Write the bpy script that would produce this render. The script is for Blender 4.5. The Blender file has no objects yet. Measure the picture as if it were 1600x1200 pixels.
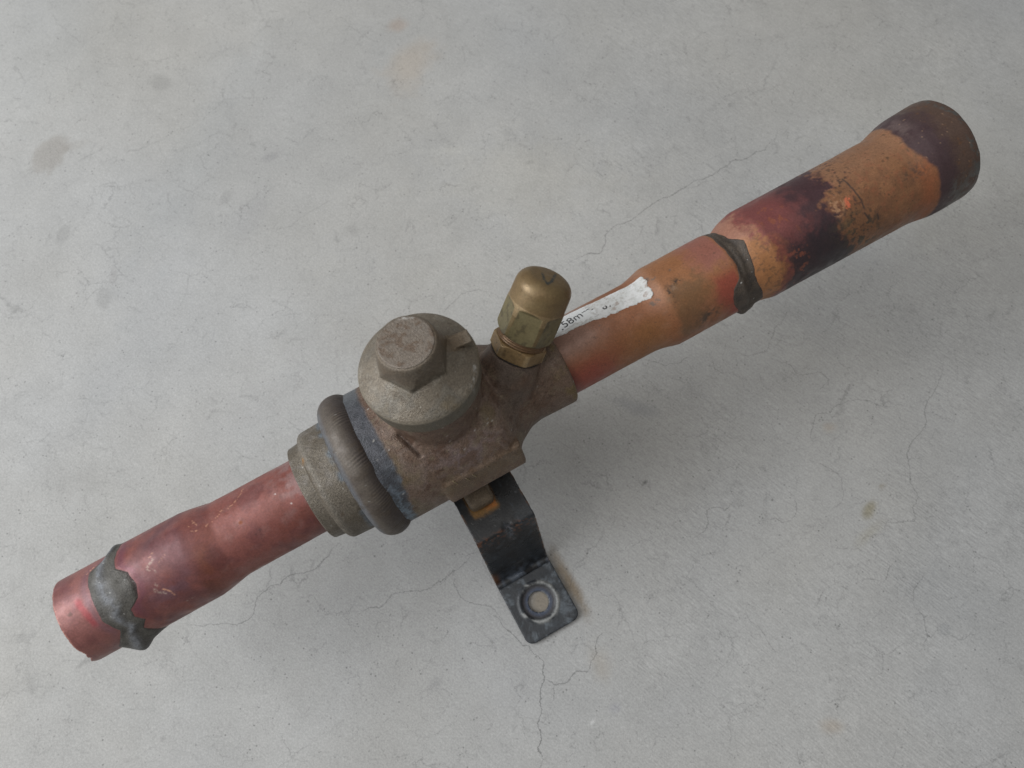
import bpy, bmesh, math, random
import numpy as np
from mathutils import Matrix, Vector

# ------------------------------------------------------------------ camera, light, exposure
sc = bpy.context.scene
COL = sc.collection
MM = 0.001
AXZ = 73.1                                  # height of the pipe axis over the floor (mm)
PSI, EPS = math.radians(29.13), math.radians(2.5)

cam = bpy.data.cameras.new('camera'); camo = bpy.data.objects.new('camera', cam); COL.objects.link(camo)
camo.location = (0.0228, -0.0805, 0.3584)
camo.rotation_euler = (math.radians(90 - 71.8), 0, 0)
cam.lens = 27.99; cam.sensor_width = 36; cam.clip_start = 0.01; cam.clip_end = 100
cam.dof.use_dof = True; cam.dof.focus_distance = 0.300; cam.dof.aperture_fstop = 14
sc.camera = camo

w = bpy.data.worlds.new('World'); sc.world = w; w.use_nodes = True
bg = w.node_tree.nodes['Background']
bg.inputs['Color'].default_value = (1.0, 0.985, 0.955, 1); bg.inputs['Strength'].default_value = 0.25

def area(name, loc, aim, sx, sy, power, col):
    l = bpy.data.lights.new(name, 'AREA'); l.shape = 'RECTANGLE'; l.size = sx; l.size_y = sy
    l.energy = power; l.color = col
    o = bpy.data.objects.new(name, l); COL.objects.link(o); o.location = loc
    o.rotation_euler = (Vector(aim) - Vector(loc)).to_track_quat('-Z', 'Y').to_euler()
    return o
# daylight coming in from the open side, up and to the left of the object
area('daylight_opening', (-1.08, -0.08, 0.86), (0.0, 0.0, 0.05), 1.1, 1.0, 22.8, (0.96, 0.98, 1.0))
# added soft fill lamp overhead, weaker towards the right
area('overhead_fill', (-0.35, 0.05, 1.7), (-0.1, 0.02, 0.0), 1.8, 1.8, 9.0, (1.0, 0.99, 0.965))

vs = sc.view_settings
vs.view_transform = 'Standard'; vs.look = 'None'; vs.exposure = 0.0; vs.gamma = 1.0
vs.use_curve_mapping = False
sc.render.engine = 'CYCLES'
sc.cycles.use_denoising = True
sc.cycles.max_bounces = 4; sc.cycles.diffuse_bounces = 2; sc.cycles.glossy_bounces = 2; sc.cycles.transmission_bounces = 1
sc.cycles.caustics_reflective = False; sc.cycles.caustics_refractive = False

# ------------------------------------------------------------------ noise and painting helpers
_rng = np.random.RandomState(7)
_TAB = _rng.rand(4096).astype(np.float64)
def _h(i, j, k, seed):
    return _TAB[((i * 73856093) ^ (j * 19349663) ^ (k * 83492791) ^ (seed * 2654435)) & 4095]
def vnoise(P, scale, seed=0):
    q = P * scale; i = np.floor(q).astype(np.int64); f = q - i; f = f * f * (3 - 2 * f)
    r = 0
    for dx in (0, 1):
        wx = f[:, 0] if dx else 1 - f[:, 0]
        for dy in (0, 1):
            wy = f[:, 1] if dy else 1 - f[:, 1]
            for dz in (0, 1):
                wz = f[:, 2] if dz else 1 - f[:, 2]
                r = r + wx * wy * wz * _h(i[:, 0] + dx, i[:, 1] + dy, i[:, 2] + dz, seed)
    return r
def fbm(P, scale, seed=0, octs=4, gain=0.55):
    s = 0; a = 1; t = 0
    for o in range(octs):
        s = s + a * vnoise(P + 31.7 * o, scale * 2.03 ** o, seed + o); t += a; a *= gain
    return s / t
def sst(x, a, b):
    u = np.clip((x - a) / (b - a), 0, 1); return u * u * (3 - 2 * u)
class Paint:
    """layers flat colours over a base with soft masks"""
    def __init__(self, n, base): self.c = np.tile(np.array(base, float), (n, 1))
    def mix(self, col, m):
        m = np.clip(m, 0, 1)[:, None]; self.c = self.c * (1 - m) + np.array(col, float) * m
    def mul(self, f): self.c = self.c * f[:, None]

# ------------------------------------------------------------------ mesh helpers (coordinates in mm)
def make(name, V, F, mat, parent=None, col=None, smooth=True, raise_axis=True):
    V = np.asarray(V, float).copy()
    if raise_axis: V[:, 2] += AXZ
    V *= MM
    me = bpy.data.meshes.new(name)
    me.from_pydata(V.tolist(), [], F)
    me.validate(); me.update()
    if smooth: me.polygons.foreach_set('use_smooth', [True] * len(me.polygons))
    if col is not None:
        at = me.color_attributes.new('Paint', 'FLOAT_COLOR', 'POINT')
        c = np.ones((len(V), 4), np.float32); c[:, :3] = col
        at.data.foreach_set('color', c.ravel())
    o = bpy.data.objects.new(name, me); COL.objects.link(o)
    if mat: me.materials.append(mat)
    if parent: o.parent = parent
    return o
def gridfaces(nu, nv, wrap=True, off=0):
    F = []
    for i in range(nu - 1):
        for j in range(nv if wrap else nv - 1):
            j2 = (j + 1) % nv
            F.append((off + i * nv + j, off + i * nv + j2, off + (i + 1) * nv + j2, off + (i + 1) * nv + j))
    return F
def frame(D, hint=(1, 0, 0)):
    D = np.array(D, float); D /= np.linalg.norm(D); h = np.array(hint, float)
    
    if abs(h @ D) > .99: h = np.array((0., 1., 0.))
    e1 = h - (h @ D) * D; e1 /= np.linalg.norm(e1); return D, e1, np.cross(D, e1)
def dense(prof, step, keep_sharp=0.12):
    """resample a polyline profile (s, r) with small steps, keeping the corners tight"""
    out = []
    for (s0, r0), (s1, r1) in zip(prof[:-1], prof[1:]):
        L = math.hypot(s1 - s0, r1 - r0); n = max(1, int(L / step))
        for i in range(n): out.append((s0 + (s1 - s0) * i / n, r0 + (r1 - r0) * i / n))
    out.append(prof[-1]); return out
def roundprof(prof, rad=0.4, n=4):
    """round the corners of a polyline profile"""
    out = [prof[0]]
    for p, q, r in zip(prof[:-2], prof[1:-1], prof[2:]):
        p, q, r = map(np.array, (p, q, r)); a = p - q; b = r - q
        la, lb = np.linalg.norm(a), np.linalg.norm(b)
        d = min(rad, la * .45, lb * .45)
        A = q + a / la * d; B = q + b / lb * d
        for i in range(n + 1):
            t = i / n; out.append(tuple((1 - t) ** 2 * A + 2 * t * (1 - t) * q + t * t * B))
    out.append(prof[-1]); return out
def revolve(prof, O, D, n, hexaf=None, hexrot=0.0, rfun=None, hint=(1, 0, 0), close=(True, True)):
    """solid of revolution about O + s D; hexaf clips it to a hexagonal prism of that half width"""
    D, e1, e2 = frame(D, hint)
    prof = np.array(prof, float); m = len(prof)
    th = np.arange(n) * 2 * math.pi / n
    S = np.repeat(prof[:, 0], n); R = np.repeat(prof[:, 1], n); T = np.tile(th, m)
    if hexaf:
        u = (T - hexrot + math.pi / 6) % (math.pi / 3) - math.pi / 6
        R = np.minimum(R, hexaf / np.cos(u))
    if rfun is not None: R = rfun(S, T, R)
    V = np.array(O)[None] + S[:, None] * D + (R * np.cos(T))[:, None] * e1 + (R * np.sin(T))[:, None] * e2
    F = gridfaces(m, n)
    V = list(map(tuple, V))
    if close[0]: F.append(tuple(range(n))[::-1])
    if close[1]: F.append(tuple(range((m - 1) * n, m * n)))
    return np.array(V), F, S, T, R

# ------------------------------------------------------------------ materials
def nodes(mat):
    mat.use_nodes = True; nt = mat.node_tree
    return nt, nt.nodes, nt.links
def painted(name, rough=0.5, metal=0.2, grain=700, grain_amt=0.25, bump=0.15, bump_scale=1500, spec=0.4, rough_var=0.15, coat=0.0):
    m = bpy.data.materials.new(name); nt, N, L = nodes(m); b = N['Principled BSDF']
    at = N.new('ShaderNodeAttribute'); at.attribute_name = 'Paint'
    tc = N.new('ShaderNodeTexCoord')
    n1 = N.new('ShaderNodeTexNoise'); n1.inputs['Scale'].default_value = grain; n1.inputs['Detail'].default_value = 5; n1.inputs['Roughness'].default_value = 0.7
    L.new(tc.outputs['Object'], n1.inputs['Vector'])
    mr = N.new('ShaderNodeMapRange'); mr.inputs[1].default_value = .25; mr.inputs[2].default_value = .75
    mr.inputs[3].default_value = 1 - grain_amt; mr.inputs[4].default_value = 1 + grain_amt
    L.new(n1.outputs['Fac'], mr.inputs[0])
    mx = N.new('ShaderNodeVectorMath'); mx.operation = 'SCALE'
    L.new(at.outputs['Color'], mx.inputs[0]); L.new(mr.outputs[0], mx.inputs['Scale'])
    L.new(mx.outputs[0], b.inputs['Base Color'])
    n2 = N.new('ShaderNodeTexNoise'); n2.inputs['Scale'].default_value = 220; n2.inputs['Detail'].default_value = 4
    L.new(tc.outputs['Object'], n2.inputs['Vector'])
    rr = N.new('ShaderNodeMapRange'); rr.inputs[1].default_value = .3; rr.inputs[2].default_value = .7
    rr.inputs[3].default_value = rough - rough_var; rr.inputs[4].default_value = rough + rough_var
    L.new(n2.outputs['Fac'], rr.inputs[0]); L.new(rr.outputs[0], b.inputs['Roughness'])
    b.inputs['Metallic'].default_value = metal; b.inputs['Specular IOR Level'].default_value = spec
    n3 = N.new('ShaderNodeTexNoise'); n3.inputs['Scale'].default_value = bump_scale; n3.inputs['Detail'].default_value = 6; n3.inputs['Roughness'].default_value = .65
    L.new(tc.outputs['Object'], n3.inputs['Vector'])
    bp = N.new('ShaderNodeBump'); bp.inputs['Strength'].default_value = bump; bp.inputs['Distance'].default_value = 0.0004
    L.new(n3.outputs['Fac'], bp.inputs['Height']); L.new(bp.outputs[0], b.inputs['Normal'])
    return m
M_copper = painted('oxidised_copper', 0.45, 0.22, 1500, 0.24, 0.12, 1300, 0.5)
M_cast = painted('cast_bronze', 0.5, 0.25, 1700, 0.6, 0.8, 1700, 0.5)
M_cap = painted('cast_cap', 0.46, 0.3, 1800, 0.5, 0.65, 1800, 0.5)
M_brass = painted('tarnished_brass', 0.46, 0.4, 1500, 0.25, 0.15, 1300, 0.5)
M_braze = painted('braze_metal', 0.55, 0.15, 2000, 0.5, 0.6, 1500, 0.45)
M_weld = painted('weld_metal', 0.55, 0.25, 1500, 0.35, 0.25, 1500, 0.5)
M_black = painted('black_painted_steel', 0.38, 0.0, 1300, 0.45, 0.35, 1100, 0.42)
M_paper = painted('label_paper', 0.75, 0.0, 1400, 0.08, 0.25, 1500, 0.2)
M_ink = painted('label_ink', 0.8, 0.0, 900, 0.1, 0.0, 900, 0.2)

# ------------------------------------------------------------------ concrete floor
def floor_material():
    m = bpy.data.materials.new('concrete'); nt, N, L = nodes(m); b = N['Principled BSDF']
    tc = N.new('ShaderNodeTexCoord')
    def noise(scale, det=4, rough=.55, vec=None, dist=0):
        n = N.new('ShaderNodeTexNoise'); n.inputs['Scale'].default_value = scale; n.inputs['Detail'].default_value = det
        n.inputs['Roughness'].default_value = rough; n.inputs['Distortion'].default_value = dist
        L.new(vec if vec else tc.outputs['Object'], n.inputs['Vector']); return n.outputs['Fac']
    def rng(x, a, bb, c, d, smooth=False):
        r = N.new('ShaderNodeMapRange'); r.inputs[1].default_value = a; r.inputs[2].default_value = bb
        r.inputs[3].default_value = c; r.inputs[4].default_value = d
        if smooth: r.interpolation_type = 'SMOOTHSTEP'
        L.new(x, r.inputs[0]); return r.outputs[0]
    def mth(op, x, y):
        n = N.new('ShaderNodeMath'); n.operation = op
        for i, v in enumerate((x, y)):
            if isinstance(v, (int, float)): n.inputs[i].default_value = v
            else: L.new(v, n.inputs[i])
        return n.outputs[0]
    def mul(*xs):
        r = xs[0]
        for x in xs[1:]: r = mth('MULTIPLY', r, x)
        return r
    # large soft clouds, mid blotches, fine sand grain
    cl = rng(noise(9, 3, .5), .3, .7, .93, 1.07)
    bl = rng(noise(45, 4, .6, dist=.4), .3, .7, .945, 1.05)
    gr = rng(noise(1150, 3, .8), .25, .75, .78, 1.22)
    gr2 = rng(noise(420, 3, .6), .3, .7, .965, 1.03)
    # trowel/broom lines running diagonally
    mr0 = N.new('ShaderNodeMapping'); mr0.inputs['Rotation'].default_value = (0, 0, math.radians(40)); L.new(tc.outputs['Object'], mr0.inputs['Vector'])
    mp = N.new('ShaderNodeMapping'); mp.inputs['Scale'].default_value = (190, 1500, 400)
    L.new(mr0.outputs[0], mp.inputs['Vector'])
    br = N.new('ShaderNodeTexNoise'); br.inputs['Scale'].default_value = 1; br.inputs['Detail'].default_value = 2; L.new(mp.outputs[0], br.inputs['Vector'])
    sx = N.new('ShaderNodeSeparateXYZ'); L.new(tc.outputs['Object'], sx.inputs[0])
    bm = mul(rng(sx.outputs['X'], -.05, .15, .25, 1.0), rng(noise(14, 2), .35, .65, .35, 1.0))
    brd = mth('ADD', 1.0, mul(mth('SUBTRACT', br.outputs['Fac'], .5), bm, .75))
    # dark specks / pinholes
    vo = N.new('ShaderNodeTexVoronoi'); vo.inputs['Scale'].default_value = 430; L.new(tc.outputs['Object'], vo.inputs['Vector'])
    sp = mul(rng(vo.outputs['Distance'], .10, .22, 1, 0), rng(noise(160, 2), .50, .64, 0, 1))
    spk = mth('SUBTRACT', 1.0, mul(sp, .45))
    # fine crazing network, warped and broken up
    wn = N.new('ShaderNodeTexNoise'); wn.inputs['Scale'].default_value = 120; wn.inputs['Detail'].default_value = 5; wn.inputs['Roughness'].default_value = .65
    L.new(tc.outputs['Object'], wn.inputs['Vector'])
    wsc = N.new('ShaderNodeVectorMath'); wsc.operation = 'MULTIPLY_ADD'; wsc.inputs[1].default_value = (.012, .012, 0)
    L.new(wn.outputs['Color'], wsc.inputs[0]); L.new(tc.outputs['Object'], wsc.inputs[2])
    def craze(scale, wid, thr):
        v = N.new('ShaderNodeTexVoronoi'); v.feature = 'DISTANCE_TO_EDGE'; v.inputs['Scale'].default_value = scale
        L.new(wsc.outputs[0], v.inputs['Vector'])
        return mul(rng(v.outputs['Distance'], 0, wid, 1, 0), rng(noise(scale * .9, 4, .6), thr, thr + .14, 0, 1))
    cz = mth('SUBTRACT', 1.0, mul(craze(52, .017, .48), .27))
    cz2 = mth('SUBTRACT', 1.0, mul(craze(120, .030, .48), .20))
    # the main cracks: signed distances stored on the sheet, drawn as hairlines
    crk = 1.0; crh = 0.0
    jit = mth('MULTIPLY', mth('SUBTRACT', noise(650, 4, .65), .5), .0022)
    wv = rng(noise(90, 3), .3, .7, .00008, .00032)
    for i in range(3):
        a = N.new('ShaderNodeAttribute'); a.attribute_name = 'crack%d' % i
        sp_ = N.new('ShaderNodeSeparateXYZ'); L.new(a.outputs['Vector'], sp_.inputs[0])
        d = mth('ABSOLUTE', mth('ADD', sp_.outputs['X'], jit), 0)
        q = mth('DIVIDE', d, wv)
        mk = mul(rng(q, .4, 1.5, 1, 0, True), sp_.outputs['Y'])
        crk = mul(mth('SUBTRACT', 1.0, mul(mk, .46)), crk) if i else mth('SUBTRACT', 1.0, mul(mk, .46))
        crh = mth('ADD', mk, crh)
    f = mul(cl, bl, gr, gr2, brd, spk, cz, cz2, crk)
    st = N.new('ShaderNodeAttribute'); st.attribute_name = 'Paint'
    tint = N.new('ShaderNodeMix'); tint.data_type = 'RGBA'
    tint.inputs['A'].default_value = (.352, .346, .330, 1); tint.inputs['B'].default_value = (.350, .352, .350, 1)
    L.new(rng(noise(6, 3), .35, .65, 0, 1), tint.inputs['Factor'])
    v1 = N.new('ShaderNodeVectorMath'); v1.operation = 'MULTIPLY'; L.new(tint.outputs['Result'], v1.inputs[0]); L.new(st.outputs['Color'], v1.inputs[1])
    v2 = N.new('ShaderNodeVectorMath'); v2.operation = 'SCALE'; L.new(v1.outputs[0], v2.inputs[0]); L.new(f, v2.inputs['Scale'])
    L.new(v2.outputs[0], b.inputs['Base Color'])
    L.new(rng(noise(70, 3), .3, .7, .55, .8), b.inputs['Roughness'])
    b.inputs['Specular IOR Level'].default_value = .35
    hgt = mth('ADD', mul(noise(1300, 2, .7), .6), mul(br.outputs['Fac'], .35))
    bp = N.new('ShaderNodeBump'); bp.inputs['Strength'].default_value = .3; bp.inputs['Distance'].default_value = .0004
    L.new(hgt, bp.inputs['Height']); L.new(bp.outputs[0], b.inputs['Normal'])
    return m
CRACKS = [  # floor coordinates in tenths of a millimetre, three sets that keep clear of each other
 [[(451,994),(564,1040),(677,1065),(697,1166),(830,1246),(897,1302),(1102,1432),(1256,1508),(1381,1605),(1554,1663),(1635,1801)],
  [(117,-649),(173,-695),(228,-758),(275,-810),(302,-800),(337,-846),(364,-872),(366,-939),(347,-974),(341,-1037),(351,-1079),(334,-1116),(347,-1165),(333,-1211),(357,-1249),(351,-1500)],
  [(-1199,-711),(-1072,-716),(-952,-721),(-903,-692),(-869,-590),(-786,-547),(-675,-498),(-593,-437),(-543,-375)],
  [(1878,-276),(2036,-276),(2069,-161),(2079,93),(2186,294),(2282,502)],
  [(2043,-500),(1981,-569),(1965,-636),(2009,-708),(1985,-821)],
  [(1485,502),(1558,470),(1598,421),(1682,434),(1732,399),(1734,342)],
  [(841,493),(908,486),(961,463),(1023,476),(1049,502),(1101,499)],
  [(-970,1191),(-847,1265),(-754,1331),(-692,1376)]],
 [[(366,-939),(409,-961),(457,-954),(488,-911),(551,-908),(588,-836),(587,-795),(633,-745)],
  [(-437,-676),(-341,-649),(-288,-590),(-136,-569),(-53,-514),(2,-473),(44,-431)],
  [(-116,735),(-85,769),(-24,837),(70,865),(165,820),(228,776)],
  [(1026,-361),(1109,-276),(1092,-233),(1166,-210),(1185,-224),(1255,-181)],
  [(1610,2),(1684,-34),(1733,-87),(1721,-181),(1670,-219)],
  [(1908,-459),(1854,-541),(1756,-536)],
  [(1614,62),(1629,163),(1658,231),(1717,225),(1809,291),(1906,291),(2029,247)],
  [(1589,786),(1563,722),(1501,661),(1467,575),(1451,529),(1363,515),(1285,535)]],
 [[(409,-961),(405,-1029)],
  [(-25,-514),(-9,-582),(103,-636),(200,-716)],
  [(1332,-282),(1377,-265),(1447,-282),(1511,-219),(1509,-161)],
  [(1650,-375),(1719,-392),(1801,-417)],
  [(1240,-663),(1302,-742),(1361,-834)],
  [(1164,-1049),(1271,-1054)],
  [(1089,123),(1171,108),(1219,78)],
  [(2070,-755),(2148,-782),(2235,-755)]]]
# strength of each crack
CSTR = [[.85,1,.75,.6,.6,.55,.6,.35],[.8,.65,.55,.6,.5,.6,.55,.5],[.6,.6,.5,.5,.5,.6,.4,.4]]
STAINS_AND_SHADING = [  # x, y, rx, ry, angle, rgb factor, edge softness (mm)
 (-219,165,8,12.5,-28,(.84,.815,.79),.35),(-207,169,8,3,20,(.93,.92,.91),.6),(-167,209,5.2,5,0,(.86,.86,.86),.4),
 (-204,117,3.4,6,-10,(.87,.87,.87),.4),(-175,94,2.2,5.5,10,(.89,.88,.88),.4),(-178,82,3.6,5,0,(.87,.87,.87),.4),
 (-33,221,11,17,-20,(1.0,.93,.86),.9),(-41,247,5,5,0,(.98,.88,.82),.8),(-58,119,4,3,-30,(.86,.86,.86),.7),
 (-124,138,2.4,4,-20,(.87,.87,.87),.5),(-104,162,4,2.4,20,(.88,.88,.89),.5),(-110,128,7,14,-30,(.95,.95,.96),.9),
 (184,-22,4.6,2.2,55,(.74,.69,.55),.8),(191,-12,1.6,1.2,0,(.72,.68,.6),.8),(182,-33,7,2.5,40,(.92,.9,.84),.9),
 (80,26,12,3.2,-20,(.84,.85,.87),.9),(69,7,.9,.6,0,(.3,.3,.3),.3),(83,-10,1.1,1.0,0,(.4,.4,.4),.4),(84,-18,.6,.6,0,(.45,.45,.45),.4),
 (-11,166,22,2.0,3,(1.07,1.07,1.06),.9),(209,-74,4,3,0,(.85,.86,.87),.8),(66,-105,2,2,0,(.88,.88,.92),.5),
 (156,-112,4,2.5,0,(.96,.89,.82),.9),(56,-110,.7,.8,0,(1.7,1.7,1.7),.3),(185,-100,.8,.7,0,(1.6,1.6,1.6),.3),
 (-100,25,30,9,30,(.965,.965,.97),.9),(-60,60,26,12,10,(.97,.965,.96),.9),(30,150,40,22,0,(1.02,1.01,.985),1),
 (150,110,14,4,35,(.94,.94,.94),.9),(205,-10,22,26,0,(.95,.95,.95),.9),(215,-60,25,14,-20,(.94,.945,.95),.9),
 (170,16,3,2.4,0,(1.0,.93,.86),.9),(100,70,26,10,25,(.96,.955,.945),1),(36,-62,7,7,0,(.66,.58,.48),.8),(60,-88,4,8,20,(.97,.93,.88),1),(20,-100,18,8,40,(.97,.97,.975),.9),  # brown round patch paints the shade inside the foot hole
 (-10,-96,4,2.2,50,(.86,.86,.87),.9),(-160,60,12,45,-18,(.97,.975,.985),1),(-140,170,14,60,-20,(.965,.975,.985),1),
 (-240,240,40,60,0,(.97,.98,.99),1),(112,5,2,5,8,(.92,.92,.92),.8),(238,170,40,50,0,(.97,.97,.96),1),(48.6,-55.0,15,2.4,-61,(.58,.47,.35),.9),(30,120,90,50,20,(1.05,1.045,1.035),1),(-90,-60,70,60,0,(1.03,1.035,1.04),1)]  # brown strip: painted shade beside the foot; last patch: painted light, lower left
def crackfield(X, Y, lines, strs, rs):
    best = np.full(len(X), 1e9); sd = np.full(len(X), 9.0); ms = np.zeros(len(X))
    for pl, st in zip(lines, strs):
        P = [np.array(p) / 10 for p in pl]
        for _ in range(2):                                   # fractal midpoints
            Q = [P[0]]
            for a, b in zip(P[:-1], P[1:]):
                d = b - a; n = np.array([-d[1], d[0]])
                Q += [(a + b) / 2 + n * rs.uniform(-.16, .16), b]
            P = Q
        tot = len(P) - 1
        for i, (a, b) in enumerate(zip(P[:-1], P[1:])):
            d = b - a; L2 = d @ d
            near = (np.abs(X - (a[0] + b[0]) / 2) < 12) & (np.abs(Y - (a[1] + b[1]) / 2) < 12)
            ix = np.nonzero(near)[0]
            px, py = X[ix] - a[0], Y[ix] - a[1]
            u = (px * d[0] + py * d[1]) / L2; uc = np.clip(u, 0, 1)
            dist = np.hypot(px - uc * d[0], py - uc * d[1])
            sg = np.sign(d[0] * py - d[1] * px)
            k = dist < best[ix]; jx = ix[k]
            best[jx] = dist[k]; sd[jx] = (dist * np.where(sg == 0, 1, sg))[k]
            endf = np.ones(len(u))
            if i == 0: endf *= np.clip(1 + u * math.sqrt(L2) / 2.0, 0, 1)
            if i == tot - 1: endf *= np.clip(1 - (u - 1) * math.sqrt(L2) / 2.0, 0, 1)
            along = (i + np.clip(u, 0, 1)) / tot
            taper = np.minimum(1, np.minimum(along, 1 - along) * 6 + .25)
            ms[jx] = (st * endf * taper)[k]
    ms *= np.clip((4.5 - best) / 1.0, 0, 1)
    return sd, ms
def build_floor():
    xs = np.concatenate([-np.geomspace(4000, 330, 14), np.arange(-315, 350, 1.6), np.geomspace(360, 4000, 14)])
    ys = np.concatenate([-np.geomspace(4000, 180, 14), np.arange(-165, 300, 1.6), np.geomspace(315, 4000, 14)])
    X, Y = np.meshgrid(xs, ys); X = X.ravel(); Y = Y.ravel(); n = len(X)
    V = np.stack([X, Y, np.zeros(n)], 1)
    nx = len(xs); idx = np.arange(n).reshape(len(ys), nx)
    F = np.stack([idx[:-1, :-1], idx[:-1, 1:], idx[1:, 1:], idx[1:, :-1]], -1).reshape(-1, 4)
    P = np.stack([X, Y, np.zeros(n)], 1)
    c = np.ones((n, 3))
    wob = (fbm(P, .12, 3) - .5) * 2; wob2 = (fbm(P, .35, 9) - .5)
    for x, y, rx, ry, an, col, soft in STAINS_AND_SHADING:
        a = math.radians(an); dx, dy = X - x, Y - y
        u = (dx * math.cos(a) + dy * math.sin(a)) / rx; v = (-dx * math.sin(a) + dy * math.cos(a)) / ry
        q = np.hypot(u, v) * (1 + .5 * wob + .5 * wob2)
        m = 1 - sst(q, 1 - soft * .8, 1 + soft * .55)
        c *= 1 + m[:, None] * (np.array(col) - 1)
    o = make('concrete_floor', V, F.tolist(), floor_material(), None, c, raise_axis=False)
    rs = np.random.RandomState(5)
    for i in range(3):
        sd, ms = crackfield(X, Y, CRACKS[i], CSTR[i], rs)
        at = o.data.attributes.new('crack%d' % i, 'FLOAT_VECTOR', 'POINT')
        A = np.zeros((n, 3), np.float32); A[:, 0] = np.clip(sd, -9, 9) * MM; A[:, 1] = ms
        at.data.foreach_set('vector', A.ravel())
    o['kind'] = 'structure'; o['label'] = 'pale grey concrete floor with hairline cracks, faint stains and shade painted beside the foot'
    return o
build_floor()

# ------------------------------------------------------------------ the valve: an Empty on the floor carries every part
rot = Matrix.Rotation(PSI, 4, 'Z') @ Matrix.Rotation(-EPS, 4, 'Y')
root = bpy.data.objects.new('ball_valve', None); COL.objects.link(root)
root.empty_display_size = .02
root.matrix_world = Matrix.Translation(Vector((0, 0, AXZ * MM)) + rot @ Vector((0, 0, -AXZ * MM))) @ rot
root['label'] = 'weathered brass ball valve with copper pipe stubs and black bracket on concrete'
root['category'] = 'valve'

def cyl(t, th, r):     # th: 0 on top, positive towards the front
    return np.stack([t, -r * np.sin(th), r * np.cos(th)], 1)
def strokes(T, A, lines, width):
    """mask of thin strokes given as polylines of (t, degrees) on a tube of radius ~15"""
    X, Y = T, A * 15.5; m = np.zeros(len(T))
    for pl in lines:
        for (t0, a0), (t1, a1) in zip(pl[:-1], pl[1:]):
            ax, ay, bx, by = t0, math.radians(a0) * 15.5, t1, math.radians(a1) * 15.5
            dx, dy = bx - ax, by - ay; u = np.clip(((X - ax) * dx + (Y - ay) * dy) / (dx * dx + dy * dy + 1e-9), 0, 1)
            d = np.hypot(X - ax - u * dx, Y - ay - u * dy); m = np.maximum(m, 1 - sst(d, width * .4, width))
    return m
def spots(T, A, pts):
    m = np.zeros(len(T))
    for t, a, r in pts: m = np.maximum(m, 1 - sst(np.hypot(T - t, (A - math.radians(a)) * 16), r * .5, r))
    return m
def tube(name, t0, t1, prof, nt, na, paint, endfun=None, dyf=None, inner=1.6, seed=0):
    ts = np.linspace(t0, t1, nt); pr = np.array(prof)
    rs = np.interp(ts, pr[:, 0], pr[:, 1])
    k = max(1, int(1.3 / ((t1 - t0) / nt))); ker = np.hanning(2 * k + 3); ker /= ker.sum()
    rs = np.convolve(np.pad(rs, (k + 1, k + 1), 'edge'), ker, 'valid')
    th = -math.pi + np.arange(na) * 2 * math.pi / na
    T = np.repeat(ts, na); A = np.tile(th, nt); R = np.repeat(rs, na)
    P0 = cyl(T, A, R)
    R = R + (fbm(P0, .10, seed + 40, 3) - .5) * .28 + (fbm(P0, .5, seed + 44, 2) - .5) * .06
    T2 = endfun(T, A, P0) if endfun else T
    V = cyl(T2, A, R)
    if dyf: V[:, 1] -= np.interp(T, *dyf)
    col = paint(T, A, P0)
    F = gridfaces(nt, na)
    # cut wall and inner bore at both ends
    for row, sgn in ((0, 1), (nt - 1, -1)):
        off = len(V); src = np.arange(row * na, (row + 1) * na); ring = V[src]
        rings = [ring]; cols = [col[src]]
        cen = np.array([0, -(np.interp(ring[0, 0], *dyf) if dyf else 0), 0])
        for depth, dr in ((0.0, inner), (4, inner), (12, inner + 2.6), (30, inner + 3.6)):
            q = ring.copy(); rad = np.hypot(q[:, 1] - cen[1], q[:, 2]); s = (rad - dr) / rad
            q[:, 1] = cen[1] + (q[:, 1] - cen[1]) * s; q[:, 2] *= s; q[:, 0] += sgn * depth
            rings.append(q); cols.append(np.tile(np.array([[.12, .055, .04]]), (na, 1)))
        V = np.concatenate([V] + rings[1:]); col = np.concatenate([col] + cols[1:])
        first = src.tolist(); prev = first
        for i in range(4):
            cur = list(range(off + i * na, off + (i + 1) * na))
            for j in range(na):
                j2 = (j + 1) % na
                f = (prev[j], cur[j], cur[j2], prev[j2]); F.append(f if sgn > 0 else f[::-1])
            prev = cur
        F.append(tuple(prev) if sgn < 0 else tuple(prev[::-1]))
    return make(name, V, F, M_copper, root, col), (ts, rs)

DEG = math.degrees
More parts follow.
